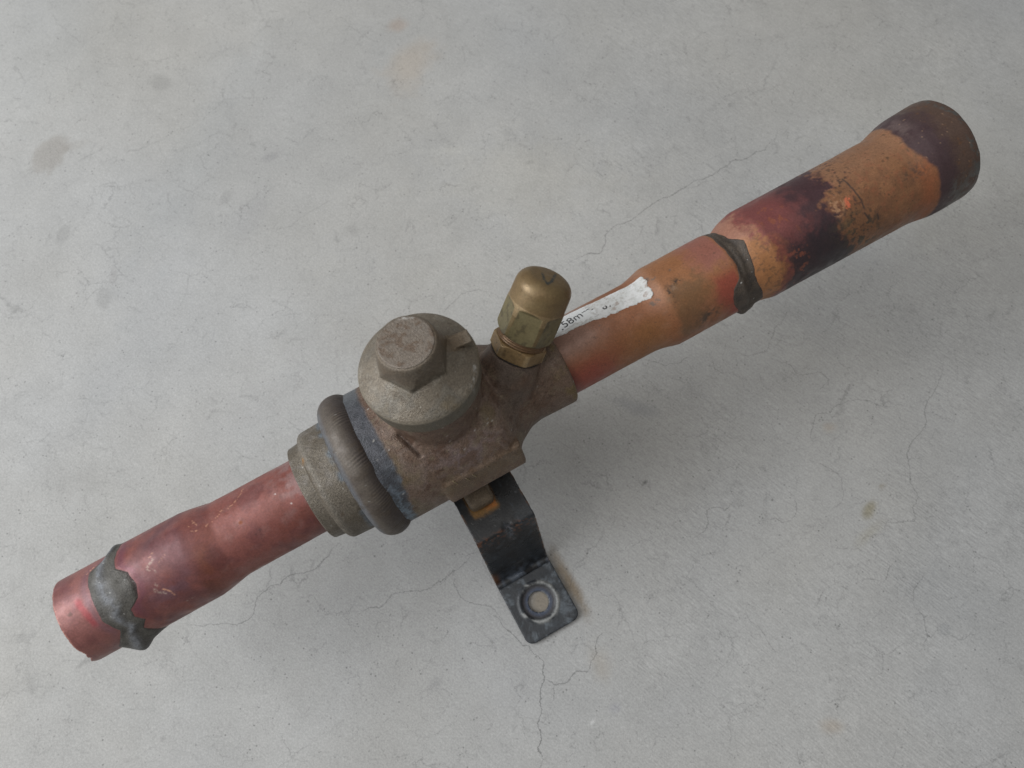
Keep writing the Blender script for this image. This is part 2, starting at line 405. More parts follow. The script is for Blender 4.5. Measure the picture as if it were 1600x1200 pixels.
# -------- left pipe
LBL = ([-180,-120,-53,-38,-13,5,30,53,85,110,150,180], [-130,-131,-127.7,-133.9,-135,-134.7,-135.2,-132.9,-138.6,-137,-131,-130])
LBR = ([-180,-120,-36,-19,-7,10,25,34,44,54,66,84,105,140,180], [-123,-121,-122.4,-123.1,-119.8,-118.6,-120,-124.1,-124.5,-122.6,-125.3,-123.2,-122,-122,-123])
def paint_left(T, A, P):
    D = np.degrees(A); n = len(T); p = Paint(n, (.265, .102, .082))
    n1 = fbm(P, .09, 1); n2 = fbm(P, .3, 5); n3 = fbm(P, 1.1, 11, 3); n4 = fbm(P, .05, 21, 3)
    p.mix((.205, .070, .050), sst(n1, .45, .68) * .7)
    p.mix((.28, .145, .125), sst(n2, .50, .70) * .55)
    p.mix((.25, .10, .095), sst(n3, .5, .75) * .35)
    p.mix((.27, .088, .05), sst(D, 55, 100) * .55)
    # greyish film near the collar
    p.mix((.30, .20, .185), sst(T + 8 * (n2 - .5), -70, -56) * (1 - sst(D, 0, 45)) * sst(n2, .35, .6) * .8)
    p.mix((.17, .085, .08), sst(T, -68, -57) * sst(D, 40, 80) * .6)
    # shoulder of the swage
    sh = np.exp(-((T + 96 + 5 * np.sin(A) ) / 5.0) ** 2)
    p.mix((.20, .068, .035), sh * sst(D, -20, 40) * sst(n2, .3, .55) * .85)
    # socket with purple bloom
    so = (1 - sst(T, -103, -96)) * sst(T, -126, -121)
    p.mix((.21, .085, .085), so * sst(n1 + .25 * (n2 - .5), .42, .62) * .8)
    p.mix((.17, .10, .125), so * np.exp(-((D - 38) / 16) ** 2 - ((T + 110) / 9) ** 2) * sst(n2, .3, .6) * .8)
    p.mix((.14, .09, .10), so * np.exp(-((D + 34 + 2 * (T + 110)) / 10) ** 2 - ((T + 109) / 8) ** 2) * .7)
    e = np.interp(D, *LBR)
    p.mix((.16, .05, .075), np.exp(-((T - e - 1.2) / 1.8) ** 2) * (1 - sst(D, 30, 60)) * .75)
    # stub beyond the joint
    stub = 1 - sst(T, -131, -127)
    p.mix((.275, .128, .113), stub * .75); p.mix((.23, .10, .105), stub * sst(n2, .5, .7) * .6)
    e2 = np.interp(D, *LBL)
    p.mix((.20, .115, .13), stub * np.exp(-((T - e2 + 1.0) / 1.6) ** 2) * .7)
    p.mix((.34, .070, .075), np.exp(-(np.maximum(np.abs(T + 138.2 - (D - 8) * .045 + 1.4 * (n2 - .5)) - .35, 0) / .8) ** 2) * sst(D, -14, -4) * (1 - sst(D, 26, 38)) * .9)
    p.mix((.33, .15, .12), stub * sst(D, 45, 65) * .5)
    p.mix((.07, .04, .025), spots(T + 1.2 * (n3 - .5), A, [(-142.5, 4, 1.0)]) * .6)
    p.mix((.62, .36, .28), (1 - sst(T, -147.2, -146.3)) * sst(n3, .4, .6))
    p.mix((.24, .07, .02), spots(T, A, [(-80.5, 4, .9)]) * .9)
    p.mix((.06, .045, .04), spots(T, A, [(-76, 25, .7), (-78, 28, .5)]) * .7)
    br = sst(vnoise(P, 2.6, 77), .42, .62)
    p.mix((.78, .46, .28), strokes(T, A, [[(-95.4,-34),(-95,-28),(-94.3,-22)],[(-96.5,-16),(-94.8,-14)],[(-97,-25),(-95.5,-27)],[(-91.5,-15),(-89.5,-17),(-88.6,-22)],[(-88.3,-20),(-86.3,-22)],[(-85.5,-26),(-84.6,-27)],
        [(-83,-24),(-80,-29),(-77.5,-38),(-76.2,-49)],[(-107,-4),(-109.5,1)],[(-112,-10),(-110.5,-14)],[(-113,28),(-110.8,38),(-110.6,46)],[(-131.4,-48),(-133.6,-41),(-134.6,-38)]], .42) * br * .75)
    p.mix((.55, .5, .4), strokes(T, A, [[(-111,-6),(-114,0),(-112,8)],[(-113.5,22),(-115,28),(-112.6,36)],[(-109,62),(-106.5,60)]], .7) * br * .55)
    p.mix((.7, .68, .64), spots(T, A, [(-62.5, 14, .45), (-66, -8, .35)]) * .8)
    p.mix((.15, .055, .055), sst(fbm(P, .14, 31, 4), .5, .68) * .5)
    p.mix((.135, .060, .066), so * sst(fbm(P, .11, 36, 4), .40, .62) * .55)
    p.c *= np.array((.80, .71, .73)); p.mul(.86 + .28 * n4); p.mul(1 + .22 * (vnoise(P, 3.1, 3) - .5))
    return p.c
def end_left(T, A, P):
    D = np.degrees(A); wgt = 1 - sst(T, -147, -138)
    rag = .5 * (fbm(P, .5, 60, 3) - .5) + .6 * np.exp(-((D - 60) / 8) ** 2) - .9 * np.exp(-((D - 86) / 10) ** 2) + .7 * np.exp(-((D - 74) / 3) ** 2) + .5 * (fbm(P, 1.1, 61, 2) - .5) * sst(D, 40, 60)
    return T + wgt * rag
LP = [(-148, 15.6), (-128.5, 15.6), (-126, 16.5), (-124, 16.6), (-101, 16.6), (-97, 16.0), (-90, 14.6), (-50, 14.6)]
ltube, lprof = tube('copper_pipe', -147, -50, LP, 330, 340, paint_left, end_left, seed=1)
ltube['label'] = 'dull pink copper pipe stub with a grey brazed joint and sawn end'
# -------- right pipe
RBL = ([-180,-110,-41,-12,16,33,43,55,67,100,140,180], [118,118,117.8,117.2,118.1,116.9,113.6,112.2,112.5,116.5,118,118])
RBR = ([-180,-100,-60,-25,-6,20,43,68,90,110,150,180], [123,122.5,121.8,122.8,126.2,125.2,124.2,126,127,123,123,123])
def paint_right(T, A, P):
    D = np.degrees(A); n = len(T); p = Paint(n, (.30, .118, .052))
    n1 = fbm(P, .08, 101); n2 = fbm(P, .28, 105); n3 = fbm(P, 1.0, 111, 3); n4 = fbm(P, .05, 121, 3); n5 = fbm(P, .55, 131, 4)
    p.mix((.24, .085, .03), sst(n1, .45, .65) * .6); p.mix((.34, .17, .10), sst(n2, .5, .75) * .45)
    # near the valve: reddish below, dusty above
    nv = 1 - sst(T + 10 * (n2 - .5), 52, 70)
    p.mix((.30, .06, .04), nv * sst(D, 15, 60) * .85)
    p.mix((.29, .17, .13), nv * (1 - sst(D, 5, 40)) * .8)
    p.mix((.14, .035, .025), (1 - sst(T, 45, 50)) * sst(D, 20, 60) * .7)
    p.mix((.30, .13, .035), np.exp(-((T - 78) / 9) ** 2) * sst(D, 10, 40) * .6)
    p.mix((.40, .23, .15), np.exp(-((T - 89) / 5) ** 2) * (1 - sst(D, -10, 45)) * .6)
    # swaged length
    sw = sst(T, 86, 91) * (1 - sst(T, 116, 118))
    p.mix((.335, .14, .053), sw * (1 - sst(D, 20, 50)) * .8)
    p.mix((.30, .11, .085), sw * sst(T + 8 * (n2 - .5), 100, 110) * (1 - sst(D + 30 * (n2 - .5), -5, 18)) * .85)
    p.mix((.32, .062, .04), sw * sst(T - D * .07 + 9 * (n2 - .5), 101, 108) * sst(D, 8, 28) * .85)
    pt = sst(T + 8 * (n2 - .5), 87.5, 92.5) * (1 - sst(T + D * .05 + 12 * (n2 - .5), 100, 109)) * sst(D + 40 * (n5 - .5), -10, 10) * (1 - sst(D, 70, 90))
    p.mix((.17, .095, .042), pt * (.45 + .4 * n5)); p.mix((.27, .17, .11), pt * sst(n2, .48, .6) * (1 - sst(D, 15, 40)) * .7)
    p.mix((.055, .045, .035), sw * np.exp(-((T - 102 + (D - 62) * .12) / 5) ** 2 - ((D - 62) / 12) ** 2) * sst(n5, .4, .6) * .9)
    p.mix((.04, .03, .025), (np.exp(-((T - 95.5) / 3.2) ** 2 - ((D + 1) / 5) ** 2) + np.exp(-((T - 90.8) / 1.2) ** 2 - ((D - 10) / 10) ** 2)) * sst(n3, .5, .62))
    p.mix((.15, .12, .10), spots(T, A, [(88, -28, 1.6), (89.5, -24, 1.4), (84, 8, 1.5), (85.8, 9, 1.6), (63, -2, .7), (96.5, -22, .7)]) * sst(n3, .38, .55) * .75)
    p.mix((.12, .06, .04), sst(vnoise(P, 1.5, 91), .84, .93) * .6)
    # reducer beyond the braze
    rd = sst(T, 118, 120)
    p.mix((.36, .155, .055), rd * .9)
    p.mix((.35, .165, .115), rd * (1 - sst(D + 20 * (n2 - .5), -16, 2)) * .9)
    p.mix((.14, .075, .04), rd * (1 - sst(T, 133, 137)) * sst(n3, .52, .68) * sst(D, -10, 5) * .6)
    b0 = 133.5 + 11 * (n2 - .5) + 7 * (n5 - .5) + 3 * np.sin(A * 2)
    b1 = np.interp(D, [-180, -60, -10, 1, 23, 37, 81, 180], [166, 168, 165, 159, 163.5, 161, 169, 166]) + 13 * (n5 - .5) + 5 * (n3 - .5)
    dk = sst(T + 2.5 * (n3 - .5), b0 - 3.6, b0 + 4.6) * (1 - sst(T + 5 * (n3 - .5), b1 - 4.2, b1 + 3.0))
    p.mix((.20, .06, .04), sst(T, b0 - 6, b0 + 1) * (1 - sst(T, b1 - 1, b1 + 5)) * (1 - dk) * sst(n2, .3, .55) * .8)
    p.mix((.125, .04, .042), dk * .97)
    p.mix((.20, .055, .05), dk * (1 - sst(T + 12 * (n1 - .5), 141, 152)) * (1 - sst(D + 60 * (n2 - .5), -5, 30)) * .8)
    p.mix((.052, .026, .032), dk * sst(T + 18 * (n2 - .5), 146, 154) * .85)
    p.mix((.030, .022, .028), dk * sst(D + 50 * (n5 - .5), 12, 40) * .85)
    p.mix((.26, .075, .04), dk * sst(n5, .60, .68) * (1 - sst(T, 142, 148)) * .8)
    p.mix((.24, .05, .05), np.exp(-((T - b0 + .2) / 1.4) ** 2) * rd * .45)
    gd = sst(T + 5 * (n3 - .5), b1 - 3.4, b1 + 4.2)
    p.mix((.27, .122, .054), gd * .95); p.mix((.19, .085, .04), gd * sst(n1 + .3 * (n2 - .5), .42, .60) * .75); p.mix((.30, .10, .045), gd * sst(n5, .52, .66) * .4)
    p.mix((.30, .16, .09), gd * (1 - sst(D, -25, 5)) * .5)
    near = np.exp(-((T - b1 - 3) / 7) ** 2) * sst(T, 140, 150)
    p.mix((.035, .025, .025), near * sst(n3 + .4 * (n5 - .5), .50, .70) * .75)
    p.mix((.16, .11, .05), near * sst(n5, .45, .6) * sst(D, 15, 45) * .7)
    p.mix((.05, .04, .03), sst(D, 26, 40) * (1 - sst(D, 70, 90)) * np.exp(-((T - 170 - (D - 40) * .05) / 7) ** 2) * sst(n5 + .3 * (n3 - .5), .47, .58) * .85)
    p.mix((.75, .17, .075), spots(T, A, [(167.2, 15, 1.9), (166.2, 19, 1.4), (168, 12, 1.3)]) * sst(n3, .36, .56) * .85)
    p.mix((.48, .25, .13), spots(T, A, [(163, 12, 4), (162, 18, 3)]) * sst(n3, .46, .56) * .8)
    p.mix((.05, .035, .03), strokes(T, A, [[(170.9,-12),(171.3,0),(171.6,10),(172.1,20),(171.9,30)],[(171.5,36),(172.5,44)],[(176.5,45),(176.8,52)]], .5) * .8)
    p.mix((.10, .055, .03), gd * sst(vnoise(P, 1.3, 191), .80, .9) * .7)
    p.mix((.33, .10, .035), gd * np.exp(-((T - 200) / 4) ** 2) * sst(D, 5, 25) * .6)
    p.mix((.11, .06, .04), gd * np.exp(-((T - 197) / 4) ** 2 - ((D - 22) / 12) ** 2) * sst(n3, .42, .6) * .8)
    b2 = np.interp(D, [-180, -70, -6, 28, 75, 180], [203, 202, 198.8, 203.5, 204, 203]) + 2.2 * (n2 - .5) + 1.2 * (n5 - .5)
    ed = sst(T, b2 - .8, b2 + 1.0)
    p.mix((.060, .034, .040), ed * .97)
    p.mix((.15, .105, .10), ed * np.exp(-((T - 203.5) / 3.5) ** 2) * (1 - sst(D, -30, 0)) * sst(n2, .38, .6) * .75)
    p.mix((.105, .062, .042), ed * sst(T + 10 * (n2 - .5), 209, 216) * .8)
    p.mix((.14, .065, .03), ed * sst(n5, .58, .72) * sst(T, 208, 214) * .6)
    p.mix((.07, .085, .085), ed * sst(T, 218, 221) * sst(n5, .52, .62) * .7)
    p.mix((.12, .12, .115), ed * sst(T, 207, 211) * sst(D, 45, 62) * sst(n5, .38, .55) * .7)
    p.mix((.36, .22, .13), ed * sst(vnoise(P, 1.7, 171), .9, .95) * .8)
    g = p.c.mean(1, keepdims=True); p.c = (p.c * .95 + g * .05) * .88
    p.mul(.88 + .24 * n4); p.mul(1 + .2 * (vnoise(P, 2.6, 103) - .5))
    return p.c
def end_right(T, A, P):
    D = np.degrees(A); return T + sst(T, 214, 223) * (.5 * (fbm(P, .35, 160, 3) - .5))
RP = [(40, 14.3), (81, 14.3), (84, 14.8), (90, 16.4), (118, 16.4), (119.5, 15.2), (122.5, 15.2), (127, 17.0), (133, 18.5), (195, 18.7), (198, 19.1), (206, 20.9), (210, 21.2), (221, 21.3), (223, 20.9)]
RDY = ([40, 60, 92, 118, 130, 195, 208, 223], [.3, .5, .8, .8, .25, .5, -.3, -.8])
rtube, rprof = tube('copper_pipe', 40, 223, RP, 540, 340, paint_right, end_right, RDY, seed=2)
rtube['label'] = 'long copper pipe stub stained orange, gold and dark purple with a torn white sticker'

# -------- brazed joints
def braze(parent, L, R, prof, hump, dyf, blobs, seed, base_cols):
    na, nu = 300, 34
    th = -math.pi + np.arange(na) * 2 * math.pi / na; D = np.degrees(th)
    ring = cyl(np.zeros(na), th, np.full(na, 16.))
    el = np.interp(D, *L) + (fbm(ring, .35, seed, 3) - .5) * 1.1; er = np.interp(D, *R) + (fbm(ring, .35, seed + 3, 3) - .5) * 1.1
    U = np.linspace(0, 1, nu); Uu = np.repeat(U, na); A = np.tile(th, nu); Dd = np.degrees(A)
    T = np.tile(el, nu) * (1 - Uu) + np.tile(er, nu) * Uu
    base = np.interp(T, prof[0], prof[1])
    P = cyl(T, A, base)
    edge = np.minimum(Uu, 1 - Uu)
    H = -.12 + (.12 + .14) * sst(edge, 0, .10) + hump * np.exp(-((Uu - .42 - .06 * np.sin(A * 3 + seed)) / .19) ** 2) * sst(edge, 0, .2)
    H += (fbm(P, .3, seed + 7, 3) - .5) * .28 * sst(edge, .02, .25)
    for t, d, rt, rd, h in blobs:
        H += h * np.exp(-((T - t) / rt) ** 2 - ((Dd - d) / rd) ** 2) * sst(edge, 0, .12)
    V = cyl(T, A, base + H)
    if dyf: V[:, 1] -= np.interp(T, *dyf)
    n1 = fbm(P, .35, seed + 11); n2 = fbm(P, 1.2, seed + 12, 3)
    p = Paint(len(V), base_cols[0]); p.mix(base_cols[1], sst(n1, .42, .62)); p.mix(base_cols[2], np.exp(-((Uu - .42 - .06 * np.sin(A * 3 + seed)) / .13) ** 2) * (.35 + .65 * sst(n1, .3, .55)) * .85)  # paler ridge line paints a highlight along the joint
    p.mix((.035, .033, .03), sst(n2, .6, .75) * .55)
    p.mix(base_cols[3], (1 - sst(edge, 0, .10)) * .6)
    p.mix((.5, .5, .48), sst(vnoise(P, 2.3, seed + 5), .93, .97) * .8)
    return make('braze_joint', V, gridfaces(nu, na), M_braze, parent, p.c)
b1 = braze(ltube, LBL, LBR, lprof, .8, None, [(-131, 92, 5, 17, 3.0), (-133, 100, 4, 14, 1.2), (-122, 12, 4, 14, .45)], 300,
      [(.075, .070, .061), (.056, .052, .045), (.17, .178, .195), (.075, .035, .042)])
b2 = braze(rtube, RBL, RBR, rprof, .42, RDY, [(120, 94, 4.5, 20, 2.2), (119, 62, 4, 16, .5)], 400,
      [(.066, .051, .039), (.048, .038, .031), (.078, .062, .049), (.085, .03, .03)])

# -------- torn paper sticker and its print, on the right pipe
def sticker():
    nt, nv = 120, 60
    ts = np.linspace(44, 87, nt)
    lo = np.interp(ts, [44, 47, 57, 68, 82.6, 87], [-17, -16, -13.5, -7, -1, 1]); hi = np.interp(ts, [44, 57, 87], [-54, -52, -41])
    U = np.tile(np.linspace(0, 1, nv), nt); T = np.repeat(ts, nv)
    A = np.radians(np.repeat(lo, nv) * (1 - U) + np.repeat(hi, nv) * U)
    P = cyl(T, A, np.full(len(T), 14.5))
    rag = (fbm(P, .45, 500, 4) - .5)
    A = A + np.radians(10) * rag * np.exp(-U * 7) + np.radians(3) * rag * np.exp(-(1 - U) * 9)
    T = T + np.where(T > 80, (T - 80) / 7 * (rag * 3.0 - 1.8 * np.exp(-U * 5) * 1.2), 0)
    n1 = fbm(P, .45, 511); n2 = fbm(P, 1.6, 512, 3); n3 = fbm(P, .2, 513, 3)
    torn = sst(T + 10 * (n1 - .5), 63, 65.5) ; torn = np.maximum(torn, 1 - sst(U + .35 * (n1 - .5), .16, .20))
    p = Paint(len(T), (.66, .67, .67))
    p.mix((.55, .555, .545), torn * .9); p.mix((.36, .34, .31), torn * sst(n2, .52, .68) * .55); p.mix((.68, .68, .68), torn * sst(n3, .5, .6) * .5)
    p.mix((.30, .22, .18), torn * sst(n1, .62, .7) * .6); p.mix((.25, .24, .22), sst(vnoise(P, 2.6, 55), .87, .93) * .6)
    p.mix((.32, .28, .25), (1 - torn) * sst(torn, .2, .5) * .8)
    H = .16 + (1 - torn) * .14 + (n2 - .5) * .16 * torn + .35 * sst(T, 83, 87) * n3 + .25 * np.exp(-U * 14) * sst(n1, .45, .6)
    edge = np.minimum(np.minimum(U, 1 - U) * 20, (87 - np.repeat(ts, nv)) * 1.6)
    H = np.where(edge < .5, -.15, H)
    R = np.interp(T, *rprof) + H + .06
    V = cyl(T, A, R); V[:, 1] -= np.interp(T, *RDY)
    return make('paper_sticker', V, gridfaces(nt, nv, False), M_paper, rtube, p.c)
sticker()
def letter(body, t, deg, size, keep=None, rotz=0.0, xs=1.0):
    cu = bpy.data.curves.new('lettering', 'FONT'); cu.body = body; cu.size = 1.0; cu.resolution_u = 6
    ob = bpy.data.objects.new('lettering', cu); COL.objects.link(ob)
    dg = bpy.context.evaluated_depsgraph_get(); me = bpy.data.meshes.new_from_object(ob.evaluated_get(dg))
    bpy.data.objects.remove(ob); bpy.data.curves.remove(cu)
    bm = bmesh.new(); bm.from_mesh(me); bpy.data.meshes.remove(me)
    if keep:
        y0, y1 = keep
        for co, no in (((0, y0, 0), (0, -1, 0)), ((0, y1, 0), (0, 1, 0))):
            bmesh.ops.bisect_plane(bm, geom=bm.verts[:] + bm.edges[:] + bm.faces[:], plane_co=co, plane_no=no, clear_outer=True)
    bmesh.ops.triangulate(bm, faces=bm.faces[:])
    bmesh.ops.subdivide_edges(bm, edges=bm.edges[:], cuts=1)
    V = np.array([v.co[:] for v in bm.verts]); bm.verts.ensure_lookup_table()
    F = [[v.index for v in f.verts] for f in bm.faces]; bm.free()
    x = V[:, 0] * size * xs; y = V[:, 1] * size; c, s = math.cos(rotz), math.sin(rotz)
    x, y = x * c - y * s, x * s + y * c
    T = t + x; A = math.radians(deg) - y / 14.6
    W = cyl(T, A, np.interp(T, *rprof) + .42); W[:, 1] -= np.interp(T, *RDY)
    return make('lettering', W, F, M_ink, rtube, np.tile((.06, .06, .062), (len(W), 1)))
letter('.', 50.3, -21.5, 5.2, rotz=.06)
letter('58m', 51.6, -23.5, 5.0, rotz=.10)
letter('m', 60.4, -26.5, 5.0, keep=(.36, .60), rotz=.10)
letter('-', 64.0, -27.5, 3.2, rotz=.10)
letter('8', 67.6, -19.0, 4.2, keep=(-.1, .30), rotz=.12)
letter('.', 70.0, -19.0, 4.2, rotz=.1)

# ------------------------------------------------------------------ valve body: cast pieces fused and softened
def raw(V, F):
    me = bpy.data.meshes.new('raw'); me.from_pydata((np.asarray(V)).tolist(), [], F); return me
def box(c, ex, ey, ez, hx, hy, hz, taper=0.0):
    V = []
    for sz in (-1, 1):
        k = 1 - (taper if sz > 0 else 0)
        for sx, sy in ((-1, -1), (1, -1), (1, 1), (-1, 1)):
            V.append(np.array(c) + np.array(ex) * sx * hx * k + np.array(ey) * sy * hy * k + np.array(ez) * sz * hz)
    return np.array(V), [(3, 2, 1, 0), (4, 5, 6, 7), (0, 1, 5, 4), (1, 2, 6, 5), (2, 3, 7, 6), (3, 0, 4, 7)]
KD = np.array([0, math.sin(math.radians(9)), math.cos(math.radians(9))])        # stem axis, leaning back
KO = np.array([-2.3, 0, 0])
PD = np.array([.61, .335, .72]); PD /= np.linalg.norm(PD)                      # service port axis
PB = np.array([30.6, 3.6, 22.0])
def fused(parts, voxel, smooth_it):
    bm = bmesh.new()
    for V, F in parts:
        vs_ = [bm.verts.new(v) for v in V]
        for f in F:
            try: bm.faces.new([vs_[i] for i in f])
            except ValueError: pass
    bmesh.ops.recalc_face_normals(bm, faces=bm.faces[:])
    me = bpy.data.meshes.new('raw'); bm.to_mesh(me); bm.free()
    ob = bpy.data.objects.new('raw', me); COL.objects.link(ob)
    md = ob.modifiers.new('r', 'REMESH'); md.mode = 'VOXEL'; md.voxel_size = voxel
    ms = ob.modifiers.new('s', 'SMOOTH'); ms.factor = .5; ms.iterations = smooth_it
    dg = bpy.context.evaluated_depsgraph_get(); ev = ob.evaluated_get(dg).to_mesh()
    V = np.empty(len(ev.vertices) * 3); ev.vertices.foreach_get('co', V); V = V.reshape(-1, 3)
    F = [tuple(p.vertices) for p in ev.polygons]
    bpy.data.objects.remove(ob)
    return V, F
X = (1, 0, 0)
bodyprof = [(-33, 25.2), (-32.5, 26.2), (12.5, 26.5), (15, 25.2), (19.5, 20.6), (25, 17.5), (29.5, 16.7), (36, 16.9), (44.6, 17.2), (45.2, 16.7)]
pts = []
pts.append(revolve(dense(bodyprof, 1.5), (0, 0, 0), X, 96)[:2])
pts.append(revolve(dense([(5, 17.6), (34, 17.6), (39, 18.2)], 1.5), KO, KD, 80)[:2])        # bonnet seat
pts.append(revolve(dense([(-24, 12.5), (-8, 11.3), (-1.2, 9.4), (-.3, 9.2)], 1.2), PB, PD, 64)[:2])      # port boss
fr = math.radians(72)                                                                     # lug along the lower front
ln = np.array([0, -math.sin(fr), math.cos(fr)]); lt = np.array([0, -math.cos(fr), -math.sin(fr)])
pts.append(box(ln * 22.2 + np.array([1.2, 0, 0]) + lt * 2.5, X, lt, ln, 16.4, 7.0, 5.0, .06))
pts.append(box((-1, 0, -26), X, (0, 1, 0), (0, 0, 1), 12, 17, 3.2))                        # bracket pad underneath
BV, BF = fused(pts, .62, 9)
# short cast groove running down from the bonnet seat
ga, gb = np.array([-18.2, math.radians(9) * 26.5]), np.array([-15.6, math.radians(30) * 26.5])
gq = np.stack([BV[:, 0], np.arctan2(-BV[:, 1], BV[:, 2]) * 26.5], 1); gd_ = gb - ga
gu = np.clip(((gq - ga) @ gd_) / (gd_ @ gd_), 0, 1); gdist = np.linalg.norm(gq - ga - gu[:, None] * gd_, axis=1)
GROOVE = np.exp(-(gdist / (1.0 - .45 * gu)) ** 2) * (np.hypot(BV[:, 1], BV[:, 2]) > 18)
BV[:, 1:] *= (1 - .042 * GROOVE)[:, None]
def paint_body(V):
    t, y, h = V.T; A = np.degrees(np.arctan2(-y, h)); n = len(V); P = V
    n1 = fbm(P, .07, 201); n2 = fbm(P, .25, 205); n3 = fbm(P, .9, 211, 3); n4 = fbm(P, .5, 215, 3)
    p = Paint(n, (.128, .084, .060))
    p.mix((.172, .128, .104), sst(n1 + .4 * (n2 - .5), .42, .60) * .75)      # chalky bloom
    p.mix((.165, .125, .128), np.exp(-((t + 2) / 14) ** 2 - ((A - 48) / 16) ** 2) * sst(n2, .36, .58) * .85)
    p.mix((.095, .054, .034), sst(n2, .52, .66) * .75)
    p.mix((.135, .105, .055), sst(n1, .55, .7) * .55)
    p.mix((.078, .042, .027), sst(n4, .62, .72) * .8); p.mix((.175, .140, .095), sst(fbm(P, .4, 219, 3), .60, .72) * .45)                      # round rust-brown flecks
    p.mix((.062, .048, .038), sst(t, 14, 22) * (1 - sst(t, 30, 37)) * sst(n1, .35, .55) * .55)
    p.mix((.150, .108, .045), sst(t, 37, 43) * sst(n2, .4, .6) * .7)
    p.mix((.115, .068, .030), sst(t, 33, 40) * sst(A, 30, 60) * sst(n1, .42, .6) * .6)
    p.mix((.135, .098, .050), np.exp(-((A - 72) / 12) ** 2) * (1 - sst(abs(t - 2), 16, 20)) * .45)
    # heat-blued strip beside the weld
    e0 = np.interp(A, [-180, -60, 25, 80, 180], [-33, -33, -33, -34, -33]); e1 = np.interp(A, [-180, -51, 25, 77, 180], [-26, -25.2, -24.4, -27.4, -27])
    bl = sst(t, e0 - .8, e0 + .4) * (1 - sst(t + 2.4 * (n4 - .5), e1 - .9, e1 + .6))
    p.mix((.060, .064, .076), bl * .95); p.mix((.135, .18, .225), bl * sst(n3 + .5 * (n2 - .5), .40, .58) * sst(A, 15, 75) * .85); p.mix((.035, .038, .045), bl * sst(n4, .50, .62) * .7)
    p.mix((.15, .165, .175), bl * (1 - sst(A, -60, -20)) * .5)
    p.mix((.42, .40, .37), sst(vnoise(P, 2.6, 233), .93, .965) * .75)       # light pits
    p.mix((.05, .032, .024), GROOVE * .6)  # shade of the groove painted in
    p.mul(1.04 + .45 * (n3 - .5)); return p.c
body = make('valve_body', BV, BF, M_cast, root, paint_body(BV))

# stepped collar, weld bead and small cast marks on the body
def paint_collar(V, S):
    n = len(V); n1 = fbm(V, .1, 241); n2 = fbm(V, .35, 242); n3 = fbm(V, 1.1, 243, 3)
    A = np.degrees(np.arctan2(-V[:, 1], V[:, 2]))
    p = Paint(n, (.150, .128, .100)); p.mix((.105, .086, .062), sst(n1, .45, .62) * .8); p.mix((.19, .17, .15), sst(n2, .52, .7) * .6)
    p.mix((.095, .064, .038), sst(n2, .60, .70) * sst(A, 10, 60) * .8); p.mix((.13, .17, .21), sst(V[:, 0], -44.5, -42.5) * sst(n2, .38, .6) * .7)
    p.mix((.22, .20, .17), np.exp(-((V[:, 0] + 50.2) / .8) ** 2) * .5)  # highlight painted on the step edge
    p.mix((.30, .14, .03), np.exp(-((V[:, 0] + 52) / .7) ** 2 - ((A + 18) / 2.5) ** 2) * .8)
    p.mix((.42, .40, .37), sst(vnoise(V, 2.6, 245), .93, .965) * .7)
    p.mul(.85 + .35 * (n3 - .5)); return p.c
cprof = roundprof([(-56.8, 14.4), (-57.2, 18.1), (-52.5, 18.7), (-52.1, 20.3), (-50.9, 21.3), (-43.5, 21.7), (-38, 21.9)], .55, 5)
Vc, Fc, Sc, Tc, Rc = revolve(dense(cprof, .5), (0, 0, 0), X, 200, close=(False, False))
make('end_collar', Vc, Fc, M_cast, body, paint_collar(Vc, Sc))
def weld():
    na, nu = 760, 40
    th = np.arange(na) * 2 * math.pi / na; ph = np.linspace(-.62 * math.pi, .62 * math.pi, nu)
    A = np.tile(th, nu); Ph = np.repeat(ph, na)
    ring = cyl(np.zeros(na), th, np.full(na, 26.)); wob = np.tile((fbm(ring, .08, 251, 3) - .5), nu)
    amp = np.tile(sst(vnoise(ring, .20, 12), .3, .75), nu) * sst(np.sin(Ph), -.35, .35)
    rip = np.sin(A * 150 + 7 * np.sin(Ph * 1.1) + 14 * wob + 3 * np.tile(vnoise(ring, .6, 13), nu)) * .035 * (np.cos(Ph * .8) ** 2) * (.15 + amp)
    rm = 6.0 + .5 * wob + rip
    T = -35.6 + .7 * wob + rm * 1.10 * np.sin(Ph); R = 22.0 + .5 * wob + rm * np.cos(Ph)
    V = cyl(T, A, R); D = (np.degrees(A) + 180) % 360 - 180
    n1 = fbm(V, .12, 261); n2 = fbm(V, .4, 262)
    p = Paint(len(V), (.100, .080, .068)); p.mix((.138, .115, .092), sst(n1, .45, .6) * .7); p.mix((.062, .048, .046), sst(np.sin(Ph), -.1, .55) * .75)  # shade painted on the right flank of the bead
    p.mix((.16, .175, .20), sst(-np.sin(Ph), .55, .85) * sst(n1, .36, .55) * .7); p.mix((.09, .068, .05), sst(n2, .55, .7) * .6)  # pale left edge is a painted highlight
    p.mix((.4, .39, .37), sst(vnoise(V, 2.4, 263), .94, .97) * .7)
    p.mul(.70 + 9 * rip)
    make('weld_bead', V, gridfaces(nu, na), M_weld, body, p.c)
weld()
def barcol(V, c, seed):
    n = fbm(V, .4, seed); return np.array(c)[None] * (.75 + .5 * n[:, None])
